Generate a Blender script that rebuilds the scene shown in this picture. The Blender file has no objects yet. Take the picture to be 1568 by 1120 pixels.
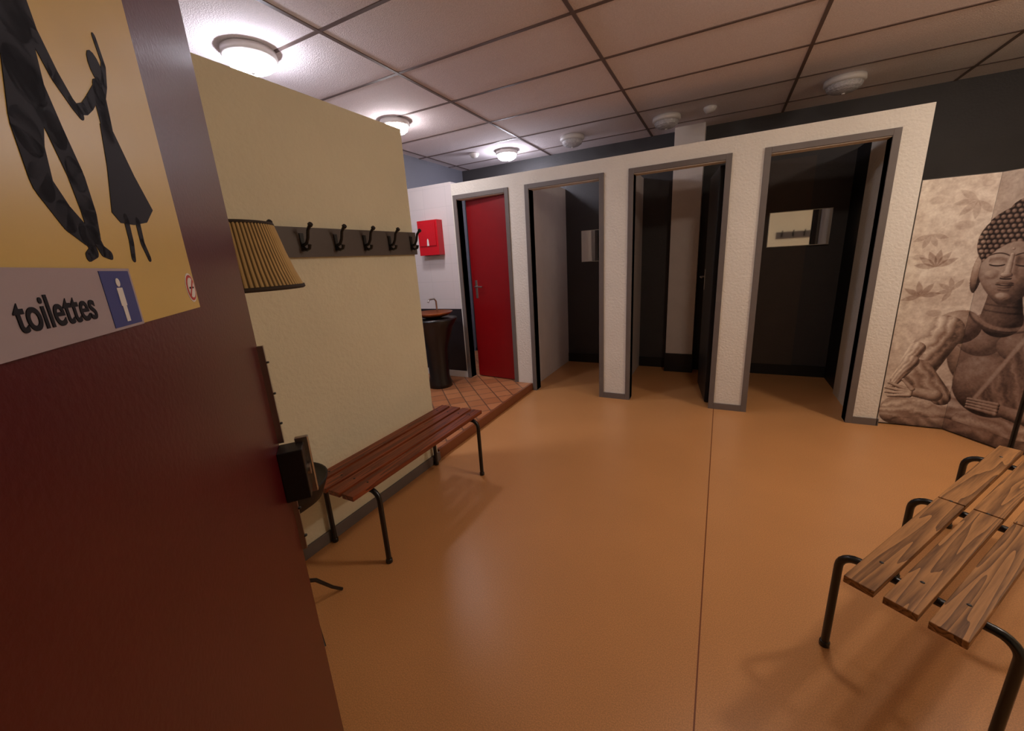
import bpy, math, random
import numpy as np
from mathutils import Vector, Matrix
random.seed(3); rng=np.random.default_rng(5)
sc=bpy.context.scene
sc.view_settings.view_transform='Standard'
sc.view_settings.look='None'
sc.view_settings.exposure=0.78
sc.view_settings.gamma=1.0

# ------------------------------------------------------------ materials
def lin(c):
    return tuple(((v/12.92) if v<=.04045 else ((v+.055)/1.055)**2.4) for v in [k/255 for k in c])
def mat(name,rgb,rough=.6,metal=0,noise=0.0,nscale=8,bump=0.0,bscale=60,emit=None,estr=0,spec=.5,stretch=None,trans=0):
    m=bpy.data.materials.new(name); m.use_nodes=True
    nt=m.node_tree; b=nt.nodes['Principled BSDF']
    c=lin(rgb)+(1,)
    b.inputs['Base Color'].default_value=c
    b.inputs['Roughness'].default_value=rough
    b.inputs['Metallic'].default_value=metal
    b.inputs['Specular IOR Level'].default_value=spec
    if trans: b.inputs['Transmission Weight'].default_value=trans
    tc=nt.nodes.new('ShaderNodeTexCoord'); mp=nt.nodes.new('ShaderNodeMapping')
    nt.links.new(tc.outputs['Object'],mp.inputs['Vector'])
    if stretch: mp.inputs['Scale'].default_value=stretch
    n=nt.nodes.new('ShaderNodeTexNoise'); n.inputs['Scale'].default_value=nscale; n.inputs['Detail'].default_value=5
    nt.links.new(mp.outputs['Vector'],n.inputs['Vector'])
    mr=nt.nodes.new('ShaderNodeMapRange'); mr.inputs['To Min'].default_value=1-noise; mr.inputs['To Max'].default_value=1+noise
    mr.inputs['From Min'].default_value=.25; mr.inputs['From Max'].default_value=.75
    nt.links.new(n.outputs['Fac'],mr.inputs['Value'])
    hv=nt.nodes.new('ShaderNodeHueSaturation'); hv.inputs['Color'].default_value=c
    nt.links.new(mr.outputs['Result'],hv.inputs['Value'])
    nt.links.new(hv.outputs['Color'],b.inputs['Base Color'])
    if bump:
        n2=nt.nodes.new('ShaderNodeTexNoise'); n2.inputs['Scale'].default_value=bscale; n2.inputs['Detail'].default_value=4
        nt.links.new(mp.outputs['Vector'],n2.inputs['Vector'])
        bp=nt.nodes.new('ShaderNodeBump'); bp.inputs['Strength'].default_value=bump; bp.inputs['Distance'].default_value=.01
        nt.links.new(n2.outputs['Fac'],bp.inputs['Height']); nt.links.new(bp.outputs['Normal'],b.inputs['Normal'])
    if emit:
        b.inputs['Emission Color'].default_value=lin(emit)+(1,); b.inputs['Emission Strength'].default_value=estr
    return m
def brick(name,c1,c2,cm,w,h,mort,rough,rotz=0,axes=None):
    m=bpy.data.materials.new(name); m.use_nodes=True
    nt=m.node_tree; b=nt.nodes['Principled BSDF']; b.inputs['Roughness'].default_value=rough
    tc=nt.nodes.new('ShaderNodeTexCoord'); mp=nt.nodes.new('ShaderNodeMapping')
    if axes: mp.inputs['Rotation'].default_value=axes
    nt.links.new(tc.outputs['Object'],mp.inputs['Vector'])
    br=nt.nodes.new('ShaderNodeTexBrick'); br.offset=0; br.inputs['Scale'].default_value=1
    br.inputs['Brick Width'].default_value=w; br.inputs['Row Height'].default_value=h; br.inputs['Mortar Size'].default_value=mort
    br.inputs['Color1'].default_value=lin(c1)+(1,); br.inputs['Color2'].default_value=lin(c2)+(1,); br.inputs['Mortar'].default_value=lin(cm)+(1,)
    nt.links.new(mp.outputs['Vector'],br.inputs['Vector'])
    nt.links.new(br.outputs['Color'],b.inputs['Base Color'])
    bp=nt.nodes.new('ShaderNodeBump'); bp.invert=True; bp.inputs['Strength'].default_value=.3; bp.inputs['Distance'].default_value=.002
    nt.links.new(br.outputs['Fac'],bp.inputs['Height']); nt.links.new(bp.outputs['Normal'],b.inputs['Normal'])
    return m
def wood(name,ca,cb,rough,sc_=14,rings=11,streak=.05):
    m=bpy.data.materials.new(name); m.use_nodes=True
    nt=m.node_tree; b=nt.nodes['Principled BSDF']; b.inputs['Roughness'].default_value=rough
    b.inputs['Specular IOR Level'].default_value=.3
    tc=nt.nodes.new('ShaderNodeTexCoord'); mp=nt.nodes.new('ShaderNodeMapping')
    mp.inputs['Scale'].default_value=(1,streak,1)
    nt.links.new(tc.outputs['Object'],mp.inputs['Vector'])
    n=nt.nodes.new('ShaderNodeTexNoise'); n.inputs['Scale'].default_value=sc_; n.inputs['Detail'].default_value=2; n.inputs['Distortion'].default_value=.4
    nt.links.new(mp.outputs['Vector'],n.inputs['Vector'])
    mul=nt.nodes.new('ShaderNodeMath'); mul.operation='MULTIPLY'; mul.inputs[1].default_value=rings
    nt.links.new(n.outputs['Fac'],mul.inputs[0])
    fr=nt.nodes.new('ShaderNodeMath'); fr.operation='FRACT'
    nt.links.new(mul.outputs[0],fr.inputs[0])
    n2=nt.nodes.new('ShaderNodeTexNoise'); n2.inputs['Scale'].default_value=220; n2.inputs['Detail'].default_value=3
    nt.links.new(mp.outputs['Vector'],n2.inputs['Vector'])
    mx=nt.nodes.new('ShaderNodeMix'); mx.data_type='FLOAT'; mx.inputs[0].default_value=.5
    nt.links.new(fr.outputs[0],mx.inputs[2]); nt.links.new(n2.outputs['Fac'],mx.inputs[3])
    cr=nt.nodes.new('ShaderNodeValToRGB')
    cr.color_ramp.elements[0].color=lin(cb)+(1,); cr.color_ramp.elements[1].color=lin(ca)+(1,)
    cr.color_ramp.elements[0].position=.25; cr.color_ramp.elements[1].position=.82
    nt.links.new(mx.outputs[0],cr.inputs['Fac']); nt.links.new(cr.outputs['Color'],b.inputs['Base Color'])
    bp=nt.nodes.new('ShaderNodeBump'); bp.inputs['Strength'].default_value=.3; bp.inputs['Distance'].default_value=.002
    nt.links.new(mx.outputs[0],bp.inputs['Height']); nt.links.new(bp.outputs['Normal'],b.inputs['Normal'])
    return m
def vcol(name,rough=.6):
    m=bpy.data.materials.new(name); m.use_nodes=True
    nt=m.node_tree; b=nt.nodes['Principled BSDF']; b.inputs['Roughness'].default_value=rough
    a=nt.nodes.new('ShaderNodeAttribute'); a.attribute_name='Col'
    nt.links.new(a.outputs['Color'],b.inputs['Base Color'])
    return m

M_cream=mat('cream_plaster',(226,218,190),.7,noise=.04,nscale=3,bump=.4,bscale=45)
M_white=mat('roughcast_white',(228,222,212),.75,noise=.04,nscale=4,bump=.6,bscale=55)
M_char=mat('charcoal_paint',(56,53,54),.6,noise=.08,nscale=5,bump=.2,bscale=60)
M_blue=mat('slate_blue_paint',(108,108,118),.65,noise=.05,nscale=4,bump=.2,bscale=60)
M_black=mat('black_paint',(16,16,18),.5,noise=.1)
M_taupe=mat('taupe_trim',(106,97,93),.5,noise=.06,nscale=12)
M_stone=mat('grey_partition',(212,202,196),.6,noise=.05,nscale=5,bump=.2)
M_wtile=brick('white_wall_tile',(216,208,208),(213,205,206),(200,194,194),.3,.2,.002,.3,axes=(math.radians(90),0,0))
M_terra=brick('terracotta_floor_tile',(196,132,88),(176,112,72),(116,82,62),.16,.16,.006,.35,axes=(0,0,math.radians(45)))
M_tbar=mat('ceiling_grid_paint',(104,86,80),.5,noise=.05)
M_ctile=mat('ceiling_tile_board',(228,218,220),.9,noise=.10,nscale=140,bump=.5,bscale=160)
M_red=mat('dark_red_gloss',(76,5,11),.34,noise=.06,nscale=6,bump=.05,bscale=150)
M_red2=mat('red_door_gloss',(136,7,14),.35,noise=.04)
M_redp=mat('red_plastic',(196,20,34),.25,noise=.03)
M_steel=mat('brushed_steel',(190,185,178),.3,metal=1,noise=.05)
M_tube=mat('black_tube_enamel',(12,12,14),.3,noise=.1,spec=.6)
M_iron=mat('black_iron',(22,20,20),.4,noise=.1)
M_mirror=mat('mirror_glass',(225,225,225),.03,metal=1,noise=.005)
M_woodL=wood('varnished_red_wood',(80,32,17),(150,76,44),.34,rings=7)
M_woodR=wood('oiled_pine_wood',(88,56,32),(174,124,76),.5)
M_hookb=mat('hook_board_paint',(86,77,73),.5,noise=.06)
M_yell=mat('yellow_poster',(206,176,96),.35,noise=.05,nscale=9)
M_ink=mat('poster_ink',(24,22,30),.6,noise=.05,nscale=60,spec=.2)
M_lab=mat('label_plastic',(166,154,160),.25,noise=.02)
M_blu=mat('label_blue',(36,58,132),.3,noise=.03)
M_wht=mat('label_white',(225,222,220),.3,noise=.02)
M_stred=mat('sticker_red',(190,50,40),.4,noise=.02)
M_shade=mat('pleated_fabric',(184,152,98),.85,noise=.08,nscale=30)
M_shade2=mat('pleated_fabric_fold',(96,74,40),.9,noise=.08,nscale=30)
M_dkt=mat('dark_fabric_trim',(50,38,26),.8,noise=.1)
M_copper=mat('copper_bowl',(176,100,60),.3,metal=.9,noise=.08)
M_plast=mat('fixture_white_plastic',(205,198,194),.4,noise=.02)
M_glass=mat('prismatic_glass_off',(190,186,188),.15,noise=.2,nscale=40,bump=.8,bscale=90,spec=.8)
M_on=mat('glowing_glass_cool',(255,255,255),.3,emit=(240,240,255),estr=68)
M_on3=mat('glowing_glass_soft',(255,255,255),.3,emit=(250,242,244),estr=48)
M_onw=mat('glowing_glass_warm',(255,255,255),.3,emit=(255,237,220),estr=76)
M_onc=mat('glowing_glass_fill',(255,255,255),.3,emit=(255,237,220),estr=50)  # fill light: glass of the added mid-room dome
M_porc=mat('porcelain',(225,222,218),.15,noise=.02)

# floor: linoleum with speckle
M_floor=mat('linoleum',(204,146,92),.34,noise=.05,nscale=2.2,bump=.03,bscale=200)
nt=M_floor.node_tree; b=nt.nodes['Principled BSDF']
sp=nt.nodes.new('ShaderNodeTexNoise'); sp.inputs['Scale'].default_value=260; sp.inputs['Detail'].default_value=3
tc=nt.nodes.new('ShaderNodeTexCoord'); nt.links.new(tc.outputs['Object'],sp.inputs['Vector'])
mr=nt.nodes.new('ShaderNodeMapRange'); mr.inputs['From Min'].default_value=.35; mr.inputs['From Max'].default_value=.65; mr.inputs['To Min'].default_value=.8; mr.inputs['To Max'].default_value=1.12
nt.links.new(sp.outputs['Fac'],mr.inputs['Value'])
old=b.inputs['Base Color'].links[0].from_socket
hv=nt.nodes.new('ShaderNodeHueSaturation'); nt.links.new(old,hv.inputs['Color']); nt.links.new(mr.outputs['Result'],hv.inputs['Value'])
nt.links.new(hv.outputs['Color'],b.inputs['Base Color'])

# ------------------------------------------------------------ mesh builder
class MB:
    def __init__(s): s.v=[];s.f=[];s.m=[];s.sm=[];s.mats=[]
    def mi(s,m):
        if m not in s.mats: s.mats.append(m)
        return s.mats.index(m)
    def add(s,vs,fs,m,smooth=False):
        o=len(s.v); s.v+= [tuple(v) for v in vs]; k=s.mi(m)
        for f in fs: s.f.append([i+o for i in f]); s.m.append(k); s.sm.append(smooth)
    def box(s,x0,x1,y0,y1,z0,z1,m,T=None):
        vs=[Vector((x,y,z)) for z in (z0,z1) for y in (y0,y1) for x in (x0,x1)]
        if T: vs=[T@v for v in vs]
        s.add(vs,[(0,2,3,1),(4,5,7,6),(0,1,5,4),(2,6,7,3),(0,4,6,2),(1,3,7,5)],m)
    def tube(s,pts,r,m,n=12):
        P=[Vector(p) for p in pts]; R=r if isinstance(r,(list,tuple)) else [r]*len(P)
        vs=[];fs=[]; up=None
        for i,p in enumerate(P):
            t=(P[min(i+1,len(P)-1)]-P[max(i-1,0)]).normalized()
            if up is None:
                up=Vector((0,0,1)) if abs(t.z)<.9 else Vector((1,0,0))
            up=(up-t*up.dot(t)).normalized(); w=t.cross(up)
            for k in range(n):
                a=2*math.pi*k/n; vs.append(p+(up*math.cos(a)+w*math.sin(a))*R[i])
        for i in range(len(P)-1):
            for k in range(n):
                k2=(k+1)%n; fs.append((i*n+k,i*n+k2,(i+1)*n+k2,(i+1)*n+k))
        s.add(vs,fs,m,True)
        s.add(vs[:n],[tuple(range(n))[::-1]],m); s.add(vs[-n:],[tuple(range(n))],m)
    def lathe(s,prof,c,m,n=32,smooth=True,mod=None,sx=1,sy=1,alt=None):
        vs=[];fs=[]
        for r,z in prof:
            for k in range(n):
                a=2*math.pi*k/n; rr=r*(mod(k,n) if mod else 1)
                vs.append((c[0]+rr*math.cos(a)*sx,c[1]+rr*math.sin(a)*sy,c[2]+z))
        for i in range(len(prof)-1):
            for k in range(n):
                k2=(k+1)%n; fs.append((i*n+k,i*n+k2,(i+1)*n+k2,(i+1)*n+k))
        st=len(s.f)
        s.add(vs,fs,m,smooth)
        if alt:
            am=s.mi(alt)
            for q in range(st,len(s.f)):
                if ((q-st)%n)%3==1: s.m[q]=am
    def prism(s,pts,y0,y1,m):   # pts in (x,z)
        n=len(pts); vs=[(p[0],y0,p[1]) for p in pts]+[(p[0],y1,p[1]) for p in pts]
        fs=[tuple(range(n)),tuple(range(n,2*n))[::-1]]+[(i,(i+1)%n,n+(i+1)%n,n+i) for i in range(n)]
        s.add(vs,fs,m)
    def build(s,name,loc=(0,0,0),rz=0,bevel=0,parent=None):
        me=bpy.data.meshes.new(name); me.from_pydata(s.v,[],s.f)
        for m in s.mats: me.materials.append(m)
        me.polygons.foreach_set('material_index',s.m); me.polygons.foreach_set('use_smooth',s.sm)
        me.update()
        import bmesh
        bm=bmesh.new(); bm.from_mesh(me); bmesh.ops.recalc_face_normals(bm,faces=bm.faces); bm.to_mesh(me); bm.free()
        o=bpy.data.objects.new(name,me); sc.collection.objects.link(o); o.location=loc; o.rotation_euler=(0,0,rz)
        if bevel:
            bv=o.modifiers.new('bevel','BEVEL'); bv.width=bevel; bv.segments=2; bv.limit_method='ANGLE'; bv.angle_limit=math.radians(50)
        if parent: o.parent=parent
        return o
def bx(name,x0,x1,y0,y1,z0,z1,m,bevel=0):
    b=MB(); b.box(x0,x1,y0,y1,z0,z1,m); return b.build(name,bevel=bevel)

H=2.627
XL,XR,YB,YF=-3.30,2.70,5.10,-.05
# ------------------------------------------------------------ room shell
bx('floor',XL,XR,-1.6,YB,-.06,0,M_floor)
bx('floor_seam_strip',.016,.021,.0,3.8,0,.0006,mat('seam_weld',(120,62,26),.5,noise=.05))
bx('ceiling',XL-.1,XR+.1,-1.6,YB+.1,H,H+.06,M_ctile)
g=MB()
x=-.78-1.2*3
while x<XR:
    if x>XL: g.box(x-.011,x+.011,YF,YB,H-.005,H,M_tbar)
    x+=1.2
y=2.985-.6*5
while y<YB:
    if y>YF: g.box(XL,XR,y-.011,y+.011,H-.0045,H,M_tbar)
    y+=.6
g.build('ceiling_grid')
bx('wall_back',XL-.1,XR+.1,YB,YB+.1,0,H,M_char)
bx('wall_left',XL-.1,XL,-1.6,YB,0,H,M_blue)
bx('wall_right',XR,XR+.1,-1.6,YB,0,H,M_cream)
w=MB()
w.box(XL,-.19,YF-.12,YF,0,H,M_cream); w.box(.75,XR,YF-.12,YF,0,H,M_cream); w.box(-.19,.75,YF-.12,YF,2.08,H,M_cream)
w.build('wall_front')
bx('wall_corridor',XL,XR,-1.7,-1.6,0,H,M_taupe)
w=MB()
w.box(-.19,-.165,YF-.13,YF+.0,0,2.08,M_taupe); w.box(.725,.75,YF-.13,YF+.01,0,2.08,M_taupe); w.box(-.165,.725,YF-.13,YF+.004,2.055,2.08,M_taupe)
w.build('trim_entrance')
# partition with hooks
bx('wall_partition',-1.87,-1.77,YF,2.10,0,2.197,M_cream,.006)
bx('baseboard_partition',-1.77,-1.757,YF,2.11,0,.065,M_taupe,.002)
# raised tiled floor
w=MB(); w.box(XL,-1.87,YF,5.1,0,.075,M_terra); w.box(-1.87,-1.785,2.10,3.80,0,.075,M_terra)
w.build('floor_raised_tiles')
w=MB(); w.box(-1.79,-1.765,2.112,3.799,0,.079,mat('step_nosing_wood',(128,72,42),.4,noise=.1)); w.build('trim_step',bevel=.002)

# stall front wall
F0,F1_=3.80,3.90; WT=2.212
fr=[(-2.60,-1.936,.075),(-1.757,-.98,0),(-.766,.016,0),(.228,.995,0)]
fw=.043
w=MB()
posts=[(-2.62,-2.60+fw),(-1.936-fw,-1.757+fw),(-.98-fw,-.766+fw),(.016-fw,.228+fw),(.995-fw,1.14)]
for a,c in posts: w.box(a,c,F0,F1_,0,WT,M_white)
for a,c,_ in fr: w.box(a+fw,c-fw,F0,F1_,2.09-fw,WT,M_white)
w.build('wall_stall_front')
for i,(a,c,z) in enumerate(fr):
    t=MB(); y0,y1=F0-.012,F1_+.004
    t.box(a,a+fw,y0,y1,z,2.095,M_taupe); t.box(c-fw,c,y0,y1,z,2.095,M_taupe); t.box(a+fw,c-fw,y0,y1,2.095-fw,2.095,M_taupe)
    t.build('trim_%d'%(i+1),bevel=.002)
w=MB()
for a,c in ((-.98,-.766),(.016,.228),(.995,1.145)): w.box(a,c,F0-.012,F0,0,.055,M_taupe)
w.box(1.14,1.152,F0-.012,3.86,0,.055,M_taupe)
w.build('baseboard_stalls')
# washroom wall
w=MB(); w.box(XL,-2.62,F0,F1_,.89,2.235,M_wtile); w.box(XL,-2.62,F0,F1_,.0,.89,mat('dark_splash_paint',(44,38,42),.4,noise=.05)); w.build('wall_washroom')
bx('baseboard_washroom',XL,-2.604,F0-.012,F0,.075,.15,M_wht,.002)
# partitions between stalls
bx('wall_stall_divider',-1.93,-1.80,F1_,YB,0,WT,M_stone)
bx('wall_stall_divider.001',-.93,-.86,F1_,YB,0,WT,M_stone)
bx('wall_stall_divider.002',.08,.16,F1_,YB,0,WT,M_char)
w=MB(); w.box(1.02,1.14,F1_,4.56,0,WT,M_white); w.box(1.045,1.14,4.56,YB,0,WT,M_black); w.build('wall_stall_side')
bx('duct_column',-.53,-.24,4.93,YB,.22,H,M_stone,.004)
bx('baseboard_back',XL,XR,YB-.012,YB,0,.12,M_black)
bx('duct_plinth',-.54,-.23,4.92,YB-.012,0,.22,M_black,.004)
bx('wall_panel_dark',.165,.74,YB-.02,YB,.12,2.2,mat('umber_paint',(70,60,54),.6,noise=.06,bump=.2))
# mirrors
def mirror(x0,x1,z0,z1,y=YB-.02):
    m=MB(); m.box(x0,x1,y-.008,y,z0,z1,M_steel); m.box(x0+.006,x1-.006,y-.0095,y-.008,z0+.006,z1-.006,M_mirror); m.build('wall_mirror')
mirror(-1.60,-1.14,1.32,1.70,YB); mirror(.40,.92,1.37,1.71,YB-.02)
mm=MB(); mm.box(-.86,-.852,4.0,4.3,1.35,1.75,M_black); mm.box(-.852,-.850,4.02,4.28,1.37,1.73,M_mirror); mm.build('wall_mirror')

# ------------------------------------------------------------ doors in stalls
def leaf(name,hx,hy,ang,w_,z0,z1,m,side=-1,handle=True):
    b=MB(); b.box(0,w_,-.02,.02,z0,z1,m)
    if handle:
        for s_ in (-1,1):
            b.box(w_-.075,w_-.045,s_*.02-.003,s_*.02+.003,1.0,1.2,M_steel)
            b.tube([(w_-.06,s_*.02,1.13),(w_-.06,s_*.055,1.13),(w_-.075,s_*.062,1.13),(w_-.17,s_*.062,1.128)],.008,M_steel,8)
    return b.build(name,(hx,hy,0),ang,bevel=.002)
leaf('red_toilet_door',-1.985,3.862,math.atan2(.055,-.53),.525,.085,2.045,M_red2)
leaf('black_stall_door',-.045,3.93,math.atan2(.60,-.085),.62,.01,2.04,M_black)
# red entrance door ------------------------------------------------
E=(-.80,.45); ang=math.atan2(-.629,.777)
root=bpy.data.objects.new('door_1',None); sc.collection.objects.link(root); root.location=(E[0],E[1],0); root.rotation_euler=(0,0,ang)
b=MB(); b.box(0,.735,-.04,0,.012,2.035,M_red); b.build('leaf',bevel=.002,parent=root)
b=MB(); b.box(.0,.010,.0,.011,1.06,1.265,M_steel); b.box(.0,.008,.0,.010,.80,.94,M_steel)
b.box(-.003,0,-.03,-.008,.92,1.25,M_steel)
for z in (.83,.90,1.10,1.165,1.23): b.lathe([(0,0),(.004,0),(.004,.003),(0,.003)],(.005,.0115,z),M_iron,10)
b.build('strike_plate',parent=root)
b=MB(); b.box(.004,.055,0,.046,.945,1.055,M_iron); b.box(.0,.012,.030,.056,.935,1.065,M_steel)
b.tube([(.03,.046,1.0),(.03,.052,1.0)],.012,M_steel,12)
b.build('rim_lock',bevel=.002,parent=root)

# poster on the door
def capchain(b,pts,y0,y1,m,f=1.0):
    pts=[(p[0],p[1],p[2]*f) for p in pts]
    for i,(x0,z0,r0) in enumerate(pts):
        b.prism([(x0+r0*math.cos(a),z0+r0*math.sin(a)) for a in np.linspace(0,2*math.pi,14,endpoint=False)],y0,y1,m)
        if i+1<len(pts):
            x1,z1,r1=pts[i+1]; d=Vector((x1-x0,z1-z0))
            if d.length<1e-6: continue
            d.normalize(); n=Vector((-d.y,d.x))
            b.prism([(x0+n.x*r0,z0+n.y*r0),(x0-n.x*r0,z0-n.y*r0),(x1-n.x*r1,z1-n.y*r1),(x1+n.x*r1,z1+n.y*r1)],y0,y1,m)
b=MB()
b.box(.30,.665,.0003,.0015,1.366,1.80,M_yell)
y0,y1=.0013,.0019
for ch in (
 [(.520,1.60,.018),(.524,1.565,.016),(.529,1.53,.016)],
 [(.515,1.640,.006),(.515,1.630,.009)],
 [(.514,1.655,.015)],
 [(.512,1.600,.009),(.505,1.562,.007),(.492,1.541,.006),(.478,1.528,.004),(.470,1.524,.004)],
 [(.528,1.600,.009),(.560,1.615,.006),(.585,1.645,.004)],
 [(.532,1.525,.014),(.547,1.49,.012),(.549,1.462,.010),(.534,1.444,.009),(.517,1.434,.007)],
 [(.524,1.525,.012),(.514,1.50,.010),(.505,1.475,.010),(.503,1.452,.009),(.505,1.436,.007)],
 [(.517,1.434,.005),(.512,1.423,.004),(.522,1.419,.003)],
 [(.506,1.436,.005),(.500,1.424,.004),(.490,1.421,.003)]): capchain(b,ch,y0,y1,M_ink,1.18)
for ch in (
 [(.417,1.574,.010)],[(.419,1.562,.004),(.423,1.554,.008),(.427,1.538,.009),(.429,1.522,.008)],
 [(.430,1.552,.004),(.448,1.538,.004),(.460,1.530,.0035),(.472,1.526,.003)],
 [(.420,1.552,.004),(.408,1.566,.0035),(.398,1.584,.003),(.402,1.602,.003)],
 [(.443,1.452,.004),(.445,1.434,.0035),(.450,1.420,.003)],
 [(.420,1.452,.004),(.422,1.434,.0035),(.416,1.421,.003)]): capchain(b,ch,y0,y1,M_ink,1.2)
b.prism([(.440,1.526),(.450,1.492),(.466,1.455),(.455,1.448),(.428,1.449),(.398,1.454),(.374,1.468),(.398,1.495),(.418,1.526)],y0,y1,M_ink)
def disc(b,x,z,r,y0,y1,m,n=32): b.prism([(x+r*math.cos(a),z+r*math.sin(a)) for a in np.linspace(0,2*math.pi,n,endpoint=False)],y0,y1,m)
disc(b,.318,1.390,.0165,.0015,.0019,M_wht); disc(b,.318,1.390,.0145,.0019,.0022,M_stred); disc(b,.318,1.390,.0115,.0022,.0025,M_wht)
b.prism([(.309,1.397),(.311,1.399),(.327,1.383),(.325,1.381)],.0025,.0028,M_stred)
b.box(.310,.326,.0024,.0026,1.389,1.391,M_ink)
p=b.build('dancers_poster',(E[0],E[1],0),ang)
# toilet label
lab=bpy.data.objects.new('toilet_sign',None); sc.collection.objects.link(lab); lab.location=(E[0],E[1],0); lab.rotation_euler=(0,0,ang)
b=MB(); b.box(.472,.645,.002,.0038,1.366,1.411,M_lab); b.box(.476,.522,.0038,.0042,1.368,1.409,M_blu)
disc(b,.499,1.4005,.0032,.0042,.0045,M_wht,16); b.box(.4945,.5035,.0042,.0045,1.383,1.3965,M_wht); b.box(.4960,.5020,.0042,.0045,1.371,1.383,M_wht)
b.build('plate',parent=lab)
cu=bpy.data.curves.new('t','FONT'); cu.body='toilettes'; cu.size=.026; cu.extrude=.0002; cu.offset=.0004
to=bpy.data.objects.new('t',cu); sc.collection.objects.link(to); bpy.context.view_layer.update()
me=bpy.data.meshes.new_from_object(to.evaluated_get(bpy.context.evaluated_depsgraph_get()))
bpy.data.objects.remove(to)
xs=[v.co.x for v in me.vertices]; wd=max(xs)-min(xs); k=.078/wd
me.transform(Matrix(((-k,0,0,.618),(0,0,1,.0041),(0,1,0,1.378),(0,0,0,1))))
me.materials.clear(); me.materials.append(M_ink)
to=bpy.data.objects.new('lettering',me); sc.collection.objects.link(to); to.parent=lab

# ------------------------------------------------------------ hook rail
def hook(b,o,dirx,ylat):
    o=Vector(o); d=Vector(dirx); u=Vector((0,0,1)); l=Vector(ylat)
    def P(a,z): return o+d*a+u*z
    c=[o+l*sx*.010+d*dd+u*z for z in (-.045,.035) for dd in (0,.005) for sx in (-1,1)]
    b.add(c,[(0,2,3,1),(4,5,7,6),(0,1,5,4),(2,6,7,3),(0,4,6,2),(1,3,7,5)],M_iron)
    b.tube([P(.004,-.02),P(.03,-.012),P(.045,.01),P(.055,.045),P(.075,.065)],[.008,.0075,.007,.007,.008],M_iron,8)
    b.tube([P(.075,.065),P(.083,.070)],[.012,.010],M_iron,10)
    b.tube([P(.004,-.03),P(.025,-.042),P(.045,-.035),P(.05,-.018)],[.008,.007,.007,.009],M_iron,8)
b=MB(); b.box(-1.77,-1.750,.72,2.10,1.468,1.602,M_hookb)
for yy in (.91,1.10,1.29,1.48,1.67,1.86,2.05): hook(b,(-1.750,yy,1.54),(1,0,0),(0,1,0))
b.build('coat_hook_rail')
b=MB(); b.box(.95,2.5,YF,YF+.02,1.50,1.63,M_hookb)
for i in range(8): hook(b,(1.05+.19*i,YF+.02,1.58),(0,1,0),(1,0,0))
b.build('coat_hook_rail')

# ------------------------------------------------------------ benches
def bench(name,loc,rz,width,slats,sw,gap,y0,y1,stations,splits,mw):
    b=MB(); hw=width/2; zt=.392; r=.0125
    for ys in stations:
        pts=[(-hw,ys,0)]
        for a in np.linspace(0,math.pi/2,7): pts.append((-hw+.05-.05*math.cos(a),ys,zt-.05+.05*math.sin(a)))
        for a in np.linspace(math.pi/2,0,7): pts.append((hw-.05+.05*math.cos(a),ys,zt-.05+.05*math.sin(a)))
        pts.append((hw,ys,0)); b.tube(pts,r,M_tube,12)
        for s_ in (-1,1): b.lathe([(0,0),(.016,0),(.016,.02),(.0125,.022)],(s_*hw,ys,0),M_tube,14)
    tot=slats*sw+(slats-1)*gap; edges=[y0]+splits+[y1]
    for i in range(slats):
        x0=-tot/2+i*(sw+gap)
        for j in range(len(edges)-1):
            b.box(x0,x0+sw,edges[j]+(.004 if j else 0),edges[j+1]-(.004 if j<len(edges)-2 else 0),zt+.012,zt+.036,mw)
        for ys in stations:
            b.lathe([(0,.003),(.005,.002),(.006,0)],(x0+sw/2,ys,zt+.036),M_iron,8)
    return b.build(name,loc,rz,bevel=.003)
bench('slatted_bench',(-1.548,1.155,0),0,.385,4,.07,.018,-.12,.98,[0,.88],[],M_woodL)
e_l=(.559,.829); e_w=(.829,-.559)
bench('slatted_bench',(.418+.195*e_w[0],1.477+.195*e_w[1],0),-math.radians(34),.39,3,.073,.02,-.15,1.33,[0,.58,1.18],[.58],M_woodR)

# ------------------------------------------------------------ floor lamp with tray
L0=(-1.41,.77,0)
b=MB()
N=252
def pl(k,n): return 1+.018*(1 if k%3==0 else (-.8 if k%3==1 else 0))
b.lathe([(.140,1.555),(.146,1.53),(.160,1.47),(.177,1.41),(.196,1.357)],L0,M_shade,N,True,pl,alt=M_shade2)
b.lathe([(.138,1.555),(.144,1.53),(.158,1.47),(.175,1.41),(.194,1.357)],L0,M_shade,N,True,pl)
b.lathe([(.198,1.350),(.203,1.354),(.201,1.364),(.195,1.360),(.198,1.350)],L0,M_dkt,48)
b.lathe([(.139,1.550),(.144,1.554),(.142,1.561),(.138,1.558),(.139,1.550)],L0,M_dkt,48)
b.tube([(L0[0],L0[1],.18),(L0[0],L0[1],1.46)],.009,M_iron,12)
for k in range(3):
    a=k*2*math.pi/3; b.tube([(L0[0],L0[1],1.46),(L0[0]+.138*math.cos(a),L0[1]+.138*math.sin(a),1.552)],.002,M_iron,6)
b.lathe([(0,1.38),(.02,1.39),(.03,1.42),(.028,1.44),(.015,1.46),(0,1.465)],L0,M_porc,20)
b.lathe([(0,.53),(.08,.535),(.13,.57),(.155,.63),(.16,.645),(.154,.645),(.148,.637),(.125,.632),(0,.630)],L0,M_black,40)
for a in (97,217,337):
    a=math.radians(a); c,s_=math.cos(a),math.sin(a)
    b.tube([(L0[0],L0[1],.20),(L0[0]+.05*c,L0[1]+.05*s_,.16),(L0[0]+.12*c,L0[1]+.12*s_,.06),(L0[0]+.165*c,L0[1]+.165*s_,.008)],[.009,.008,.007,.007],M_iron,10)
b.build('floor_lamp')

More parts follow.
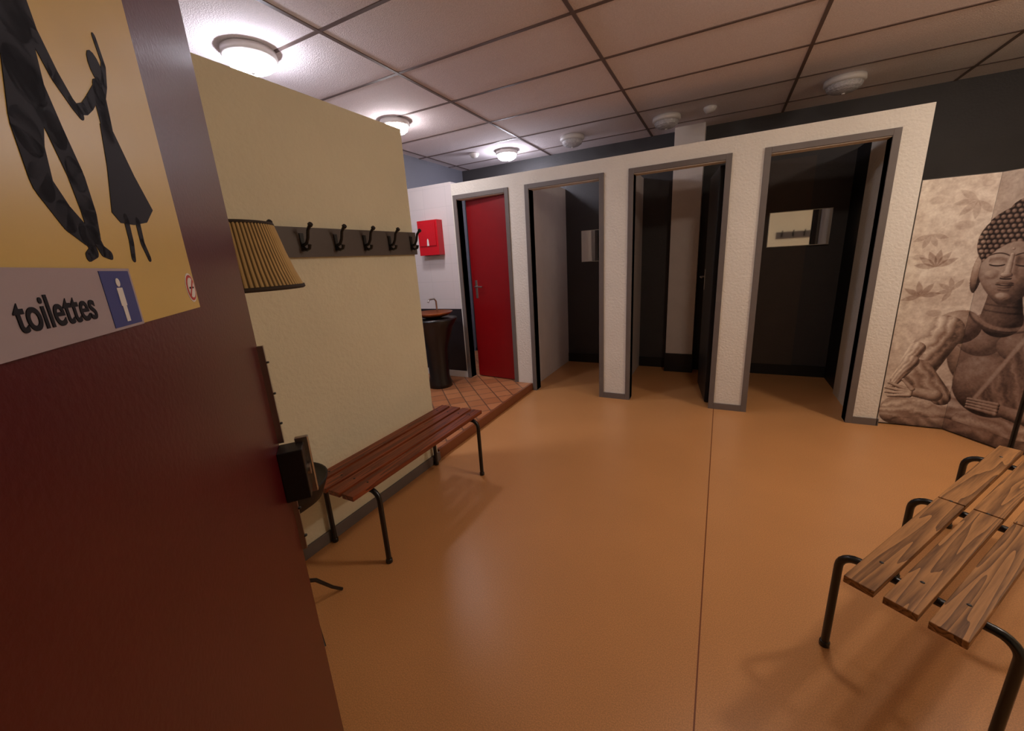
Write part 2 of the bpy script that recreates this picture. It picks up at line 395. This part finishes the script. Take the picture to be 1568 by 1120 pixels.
# ------------------------------------------------------------ washroom things
b=MB()
b.box(-3.045,-2.775,F0-.10,F0,1.50,1.87,M_redp); b.box(-3.02,-2.80,F0-.11,F0-.10,1.60,1.85,M_redp); b.box(-2.99,-2.83,F0-.085,F0-.02,1.495,1.502,M_black)
b.prism([(-2.925,1.60),(-2.895,1.60),(-2.90,1.66),(-2.91,1.68),(-2.92,1.66)],F0-.113,F0-.109,M_wht)
b.build('paper_towel_dispenser',bevel=.012)
b=MB(); c=(-2.73,3.42,0)
b.lathe([(0,.075),(.13,.075),(.13,.12),(.11,.2),(.12,.5),(.2,.74),(.25,.82),(.25,.84),(.18,.845),(0,.845)],c,M_tube,40)
b.lathe([(0,.846),(.08,.848),(.17,.87),(.21,.905),(.205,.907),(.16,.875),(.07,.858),(0,.856)],c,M_copper,40)
b.tube([(c[0]-.1,c[1]+.2,.84),(c[0]-.1,c[1]+.2,1.0),(c[0]-.1,c[1]+.17,1.03),(c[0]-.1,c[1]+.08,1.03),(c[0]-.1,c[1]+.06,1.0)],.010,M_steel,12)
b.build('wash_basin')
b=MB(); c=(-2.35,4.62,.075)
b.lathe([(0,0),(.11,0),(.10,.1),(.12,.25),(.18,.36),(.19,.40),(.14,.40),(.10,.3),(0,.25)],c,M_porc,32,sy=1.25)
b.box(c[0]-.18,c[0]+.18,4.90,5.07,.45,.85,M_porc); b.box(c[0]-.1,c[0]+.1,4.82,5.0,.1,.48,M_porc)
b.build('toilet',bevel=.01)

# ------------------------------------------------------------ ceiling fixtures
def dome(x,y,mglass,r=.12):
    b=MB(); c=(x,y,H-.006)
    b.lathe([(0,0),(r+.014,0),(r+.016,-.03),(r+.006,-.042),(r-.006,-.042)],c,M_plast,40)
    prof=[(r-.006,-.040),(r-.002,-.052)]+[((r-.003)*math.cos(t),-.058-.045*math.sin(t)) for t in np.linspace(0,math.pi/2*.98,5)]
    b.lathe(prof,c,mglass,20,False)
    b.lathe([(0,-.102),(.012,-.103),(.010,-.109),(0,-.110)],c,M_plast,12)
    b.build('ceiling_light')
dome(-2.46,1.70,M_on,.125); dome(-2.31,4.55,M_on,.11); dome(-2.62,3.04,M_on3,.11)
dome(-1.50,4.50,M_glass,.11); dome(-.56,4.48,M_glass,.11); dome(.76,4.42,M_glass)
dome(1.95,2.60,M_onw,.13); dome(.42,2.05,M_onc,.11)  # second dome is an added fill, out of view, brightening stalls and walls
for x,y in ((-2.66,4.40),(-.19,4.45)):
    b=MB(); b.lathe([(0,0),(.055,0),(.055,-.012),(.045,-.03),(.03,-.045),(.0,-.047)],(x,y,H-.006),M_plast,28); b.build('smoke_detector')

# ------------------------------------------------------------ folding screen with buddha print
def vnoise(U,V,s,seed):
    r=np.random.default_rng(seed).random((128,128)); x=U*s+17; y=V*s+9
    xi=np.floor(x).astype(int); yi=np.floor(y).astype(int); fx=x-xi; fy=y-yi
    fx=fx*fx*(3-2*fx); fy=fy*fy*(3-2*fy)
    g=lambda a,b_: r[a%128,b_%128]
    return (g(xi,yi)*(1-fx)+g(xi+1,yi)*fx)*(1-fy)+(g(xi,yi+1)*(1-fx)+g(xi+1,yi+1)*fx)*fy
def fbm(U,V,s,seed): return .5*vnoise(U,V,s,seed)+.3*vnoise(U,V,s*2.1,seed+1)+.2*vnoise(U,V,s*4.3,seed+2)
def sstep(a,b_,x):
    t=np.clip((x-a)/(b_-a),0,1); return t*t*(3-2*t)
def paint(U,V):
    n=fbm(U,V,6,1); n2=fbm(U,V,30,7); fine=fbm(U,V,90,11)
    tone=.86+.22*(n-.5)+.14*(n2-.5)
    def leafs(cx,cz,L,k,a0,a1,amt):
        nonlocal tone
        for a in np.linspace(a0,a1,k):
            dx=U-cx; dz=V-cz; c,s=math.cos(a),math.sin(a)
            p=dx*c+dz*s; q=-dx*s+dz*c
            wv=.16*L*np.sin(np.clip(p/L,0,1)*math.pi)
            tone=tone-amt*sstep(.003,-.003,np.abs(q)-wv)*(p>0)*(p<L)
    leafs(.16,1.18,.12,6,.5,3.0,.20); leafs(.11,.98,.11,5,.2,3.4,.18); leafs(.27,1.02,.09,5,1.0,4.2,.16)
    leafs(.10,1.40,.10,4,3.6,6.0,.14); leafs(.3,1.60,.12,5,2.5,5.5,.12); leafs(.95,1.45,.14,6,.5,3,.16); leafs(1.02,1.1,.12,6,0,4,.16)
    for (cx,cz,r) in ((.1,1.62,.05),(.26,1.45,.06),(.06,1.25,.04),(.20,.86,.05),(.33,1.70,.04)):
        d=np.hypot(U-cx,(V-cz)*1.6); tone=tone-.12*sstep(r,r*.6,d)
    def over(mask,val):
        nonlocal tone
        tone=tone*(1-mask)+val*mask
    Lx,Ly,Lz=-.50,.55,.67
    def ell(cx,cz,rx,rz,base,rot=0,amp=.55,soft=.03,tex=.10,extra=0):
        dx=U-cx; dz=V-cz; c,s=math.cos(rot),math.sin(rot)
        p=(dx*c+dz*s)/rx; q=(-dx*s+dz*c)/rz; rr=p*p+q*q
        hgt=np.sqrt(np.clip(1-rr,0,1)); nx=(p*c-q*s); nz=(p*s+q*c)
        sh=np.clip(nx*Lx+nz*Ly+hgt*Lz,0,1)
        over(sstep(1+soft,1-soft,rr),np.clip(base*(1-amp+amp*1.5*sh)+tex*(n2-.5)+extra,0,1))
    def cap(ax,az,bx_,bz,r0,r1,base,amp=.6,stripe=None,tex=.1):
        dx,dz=bx_-ax,bz-az; L2=dx*dx+dz*dz
        t=np.clip(((U-ax)*dx+(V-az)*dz)/L2,0,1); r=r0+(r1-r0)*t
        ex=(U-ax-t*dx)/r; ez=(V-az-t*dz)/r; rr=ex*ex+ez*ez
        hgt=np.sqrt(np.clip(1-rr,0,1)); sh=np.clip(ex*Lx+ez*Ly+hgt*Lz,0,1)
        val=base*(1-amp+amp*1.5*sh)+tex*(n2-.5)
        if stripe is not None:
            ph=(ex*(-dz)+ez*dx)/math.sqrt(L2)
            val=val+stripe*(.5-np.abs(((ph*1.6+t*1.1+1.6*n+.5*n2)%1)-.5)*2)
        over(sstep(1.03,.95,rr),np.clip(val,0,1))
    CX=.585
    d=np.hypot((U-CX)/.42,(V-.75)/.75); tone=tone-.06*sstep(1.1,.7,d)
    fold=lambda f,amp,ph: amp*np.sin((V*f+np.cos((U-CX)*6+ph)*1.4+1.8*n)*6.28)
    ell(CX,.13,.58,.22,.56,0,.7,extra=fold(6,.10,0))
    cap(.10,.10,.66,.16,.10,.13,.58,.7,.24); cap(1.06,.10,.55,.08,.10,.12,.50,.7,.22)
    ell(CX,.03,.5,.06,.40,0,.6,extra=fold(10,.08,1))
    # slimmer waist: torso tapers from the chest
    ell(CX,.60,.27,.30,.46,0,.8); ell(CX,.40,.21,.22,.44,0,.75)
    ell(CX-.11,.68,.13,.10,.54,0,.4); ell(CX+.12,.68,.13,.10,.46,0,.4)
    ell(.34,.76,.14,.12,.56,.3,.6); ell(.83,.76,.14,.12,.42,-.3,.6)
    m=((U-CX-.03)*.9+(V-.5)*-.35); mask=sstep(.0,.02,m)*sstep(.30,.28,np.abs(U-CX))*sstep(.86,.82,V)*sstep(.2,.24,V)
    over(mask,np.clip(.44+.09*np.sin((U*1.0+V*.45)*60+7*n)+.05*np.sin((U+V*.3)*150+9*n2),0,1)*.95)
    over(sstep(.018,.004,np.abs(m))*sstep(.28,.26,np.abs(U-CX))*sstep(.84,.8,V)*sstep(.22,.26,V),.66)
    cap(.27,.73,.17,.44,.115,.105,.66,.6,.28); cap(.17,.42,.34,.24,.10,.06,.58,.65,.26)
    cap(.90,.73,1.0,.44,.11,.10,.46,.7,.24); cap(1.0,.42,.82,.24,.10,.06,.46,.7,.22)
    cap(.15,.60,.06,.36,.05,.03,.72,.6,.24); cap(.13,.5,.05,.30,.05,.02,.66,.6,.24)
    cap(.30,.25,.17,.27,.045,.035,.62,.6)
    for i,(hx,hz) in enumerate(((.03,.33),(.015,.29),(.02,.255),(.04,.225))): cap(.16,.275-.012*i,hx,hz,.018,.010,.68,.8)
    cap(.17,.29,.11,.36,.017,.010,.64,.6)
    cap(.84,.24,.60,.26,.05,.035,.5,.65)
    for i in range(4): cap(.66,.285-.022*i,.50,.275-.02*i,.016,.010,.56,.8)
    cap(CX-.02,.84,CX-.03,.98,.115,.09,.38,.8)
    for z in (.885,.925): tone=tone-.16*sstep(.010,.0,np.abs(V-z-.6*(U-CX)**2))*sstep(.11,.09,np.abs(U-CX+.02))
    dd=np.hypot((U-CX)/1.25,(V-.93)); over(.6*sstep(.018,.006,np.abs(dd-.150))*(V<.87),.62+.08*n2)
    over(.7*sstep(.008,.002,np.abs(dd-.172))*(V<.87),.22)
    HX=.555
    ell(HX-.178,1.13,.032,.130,.50,0,.7); ell(HX+.195,1.13,.032,.130,.38,0,.7)
    ell(HX+.01,1.335,.222,.215,.24,0,.7); ell(HX+.05,1.520,.13,.080,.24,0,.7)
    # face: broad cheeks, tapered rounded chin
    fw_=.172-.075*np.clip((1.13-V)/.2,0,1)**1.4
    rr=((U-HX)/fw_)**2+((V-1.165)/.235)**2; h_=np.sqrt(np.clip(1-rr,0,1))
    shf=np.clip((U-HX)/fw_*Lx+(V-1.165)/.235*Ly*.6+h_*Lz,0,1)
    over(sstep(1.04,.97,rr),np.clip(.24+.62*shf+.06*(n2-.5),0,1))
    hair=np.maximum(sstep(1.03,.97,((U-HX-.01)/.222)**2+((V-1.335)/.215)**2),sstep(1.03,.97,((U-HX-.05)/.13)**2+((V-1.520)/.080)**2))
    hl=1.305+.02*np.cos((U-HX)*14)-3.6*(U-HX)**2
    hair=hair*sstep(0,.012,V-hl)
    row=np.floor(V/.030); cu=(U/.032+.5*(row%2))%1-.5; cv=(V/.030)%1-.5; rr=np.sqrt(cu**2+cv**2)
    curl=.33-.28*sstep(.25,.52,rr)+.5*np.clip(.34-np.hypot(cu+.12,cv-.12),0,1)
    sideshade=np.clip(1.25-1.6*np.clip(U-HX,0,1)-.3*np.clip(1.3-V,0,1),.3,1.3)
    over(hair,np.clip(curl*sideshade*1.15,0,1))
    def arc(cx,cz,w_,k,th,val,a=1.0):
        du=U-cx; zz=cz+k*(1-(du/w_)**2)
        over(a*sstep(th,th*.3,np.abs(V-zz))*sstep(w_,w_*.8,np.abs(du)),val)
    for sx in (-1,1):
        ex=HX-.012+sx*.068
        arc(ex,1.212,.052,.010,.020,.40 if sx<0 else .30,.55)       # socket shade
        arc(ex,1.204,.044,.004,.013,.70 if sx<0 else .52,.7)        # lid
        arc(ex,1.240,.060,.020,.006,.20); arc(ex,1.190,.046,-.010,.006,.06)
        ell(ex+sx*.015,1.125,.040,.030,.70 if sx<0 else .50,0,.3,.6)  # cheek
    cap(HX-.012,1.25,HX-.016,1.135,.011,.020,.78,.5); ell(HX-.018,1.124,.032,.018,.70,0,.6)
    over(sstep(.022,.0,np.abs(U-(HX+.022)))*sstep(.07,.05,np.abs(V-1.185))*.5,.22)
    arc(HX-.018,1.103,.034,-.004,.007,.12)
    ell(HX-.016,1.072,.046,.012,.40,0,.5,.15); ell(HX-.016,1.052,.038,.013,.54,0,.5,.15); arc(HX-.016,1.064,.052,-.007,.0045,.06)
    arc(HX-.016,1.030,.034,-.004,.007,.30,.7); ell(HX-.012,.990,.040,.024,.68,0,.4,.5)
    rr=((U-HX)/(fw_*1.02))**2+((V-1.165)/.24)**2
    over(sstep(.35,1.0,((U-HX)/fw_))*sstep(1.05,.98,rr)*(V<hl)*.65,.14)
    ell(HX-.014,1.285,.008,.008,.75,0,.4)
    tone=tone+.12*(fine-.5)+.10*(n2-.5); tone=np.clip(tone,0.02,.99)
    t=tone[...,None]
    dark=np.array([22,13,12.])/255; mid=np.array([142,116,102.])/255; lt=np.array([238,228,214.])/255
    col=np.where(t<.5,dark+(mid-dark)*(t/.5),mid+(lt-mid)*((t-.5)/.5))
    return np.clip(col,0,1)**2.2
M_print=vcol('buddha_canvas_print',.55)
scr=bpy.data.objects.new('folding_screen',None); sc.collection.objects.link(scr)
PW,PH=.385,1.76
corners=[(1.155,3.865),(1.54,3.865),(1.744,3.538),(2.129,3.538)]
for i in range(3):
    (x0,y0),(x1,y1)=corners[i],corners[i+1]; d=Vector((x1-x0,y1-y0)); Lw=d.length-.008; d.normalize(); nrm=Vector((d.y,-d.x))
    nu,nv=154,680
    uu=np.linspace(0,1,nu); vv=np.linspace(0,1,nv); A,B=np.meshgrid(uu,vv)
    X=x0+d.x*(.004+A*Lw)+nrm.x*.0125; Y=y0+d.y*(.004+A*Lw)+nrm.y*.0125; Z=.008+B*(PH-.008)
    col=paint(i*PW+A*PW,B*PH)
    edge=np.minimum(np.minimum(A,1-A)*Lw,np.minimum(B,1-B)*PH); col=col*(.12+.88*(edge>.0035))[...,None]
    co=np.stack([X,Y,Z],-1).reshape(-1,3)
    idx=np.arange(nu*nv).reshape(nv,nu)
    fs=np.stack([idx[:-1,:-1],idx[:-1,1:],idx[1:,1:],idx[1:,:-1]],-1).reshape(-1,4)
    me=bpy.data.meshes.new('print'); me.from_pydata(co.tolist(),[],fs.tolist())
    at=me.color_attributes.new('Col','FLOAT_COLOR','POINT')
    at.data.foreach_set('color',np.concatenate([col.reshape(-1,3),np.ones((nu*nv,1))],1).ravel())
    me.materials.append(M_print); me.update()
    o=bpy.data.objects.new('print_%d'%(i+1),me); sc.collection.objects.link(o); o.parent=scr
    b=MB(); T=Matrix(((d.x,-nrm.x,0,x0),(d.y,-nrm.y,0,y0),(0,0,1,0),(0,0,0,1)))
    b.box(.003,.003+Lw,-.012,.012,.008,PH,M_dkt,T); b.build('panel_%d'%(i+1),parent=scr)

# ------------------------------------------------------------ world, camera
wd_=bpy.data.worlds.new('w'); sc.world=wd_; wd_.use_nodes=True
wd_.node_tree.nodes['Background'].inputs[0].default_value=(.02,.018,.02,1); wd_.node_tree.nodes['Background'].inputs[1].default_value=1
R=Matrix(((0.8895,-0.06721,0.45196),(0.45333,0.25384,-0.85443),(-0.05731,0.96491,0.25626)))
cam=bpy.data.cameras.new('cam'); co=bpy.data.objects.new('camera',cam); sc.collection.objects.link(co)
co.matrix_world=Matrix.Translation((0,0,1.4))@R.to_4x4()
cam.sensor_width=36; cam.lens=609.9/1568*36; cam.clip_start=.01
sc.camera=co
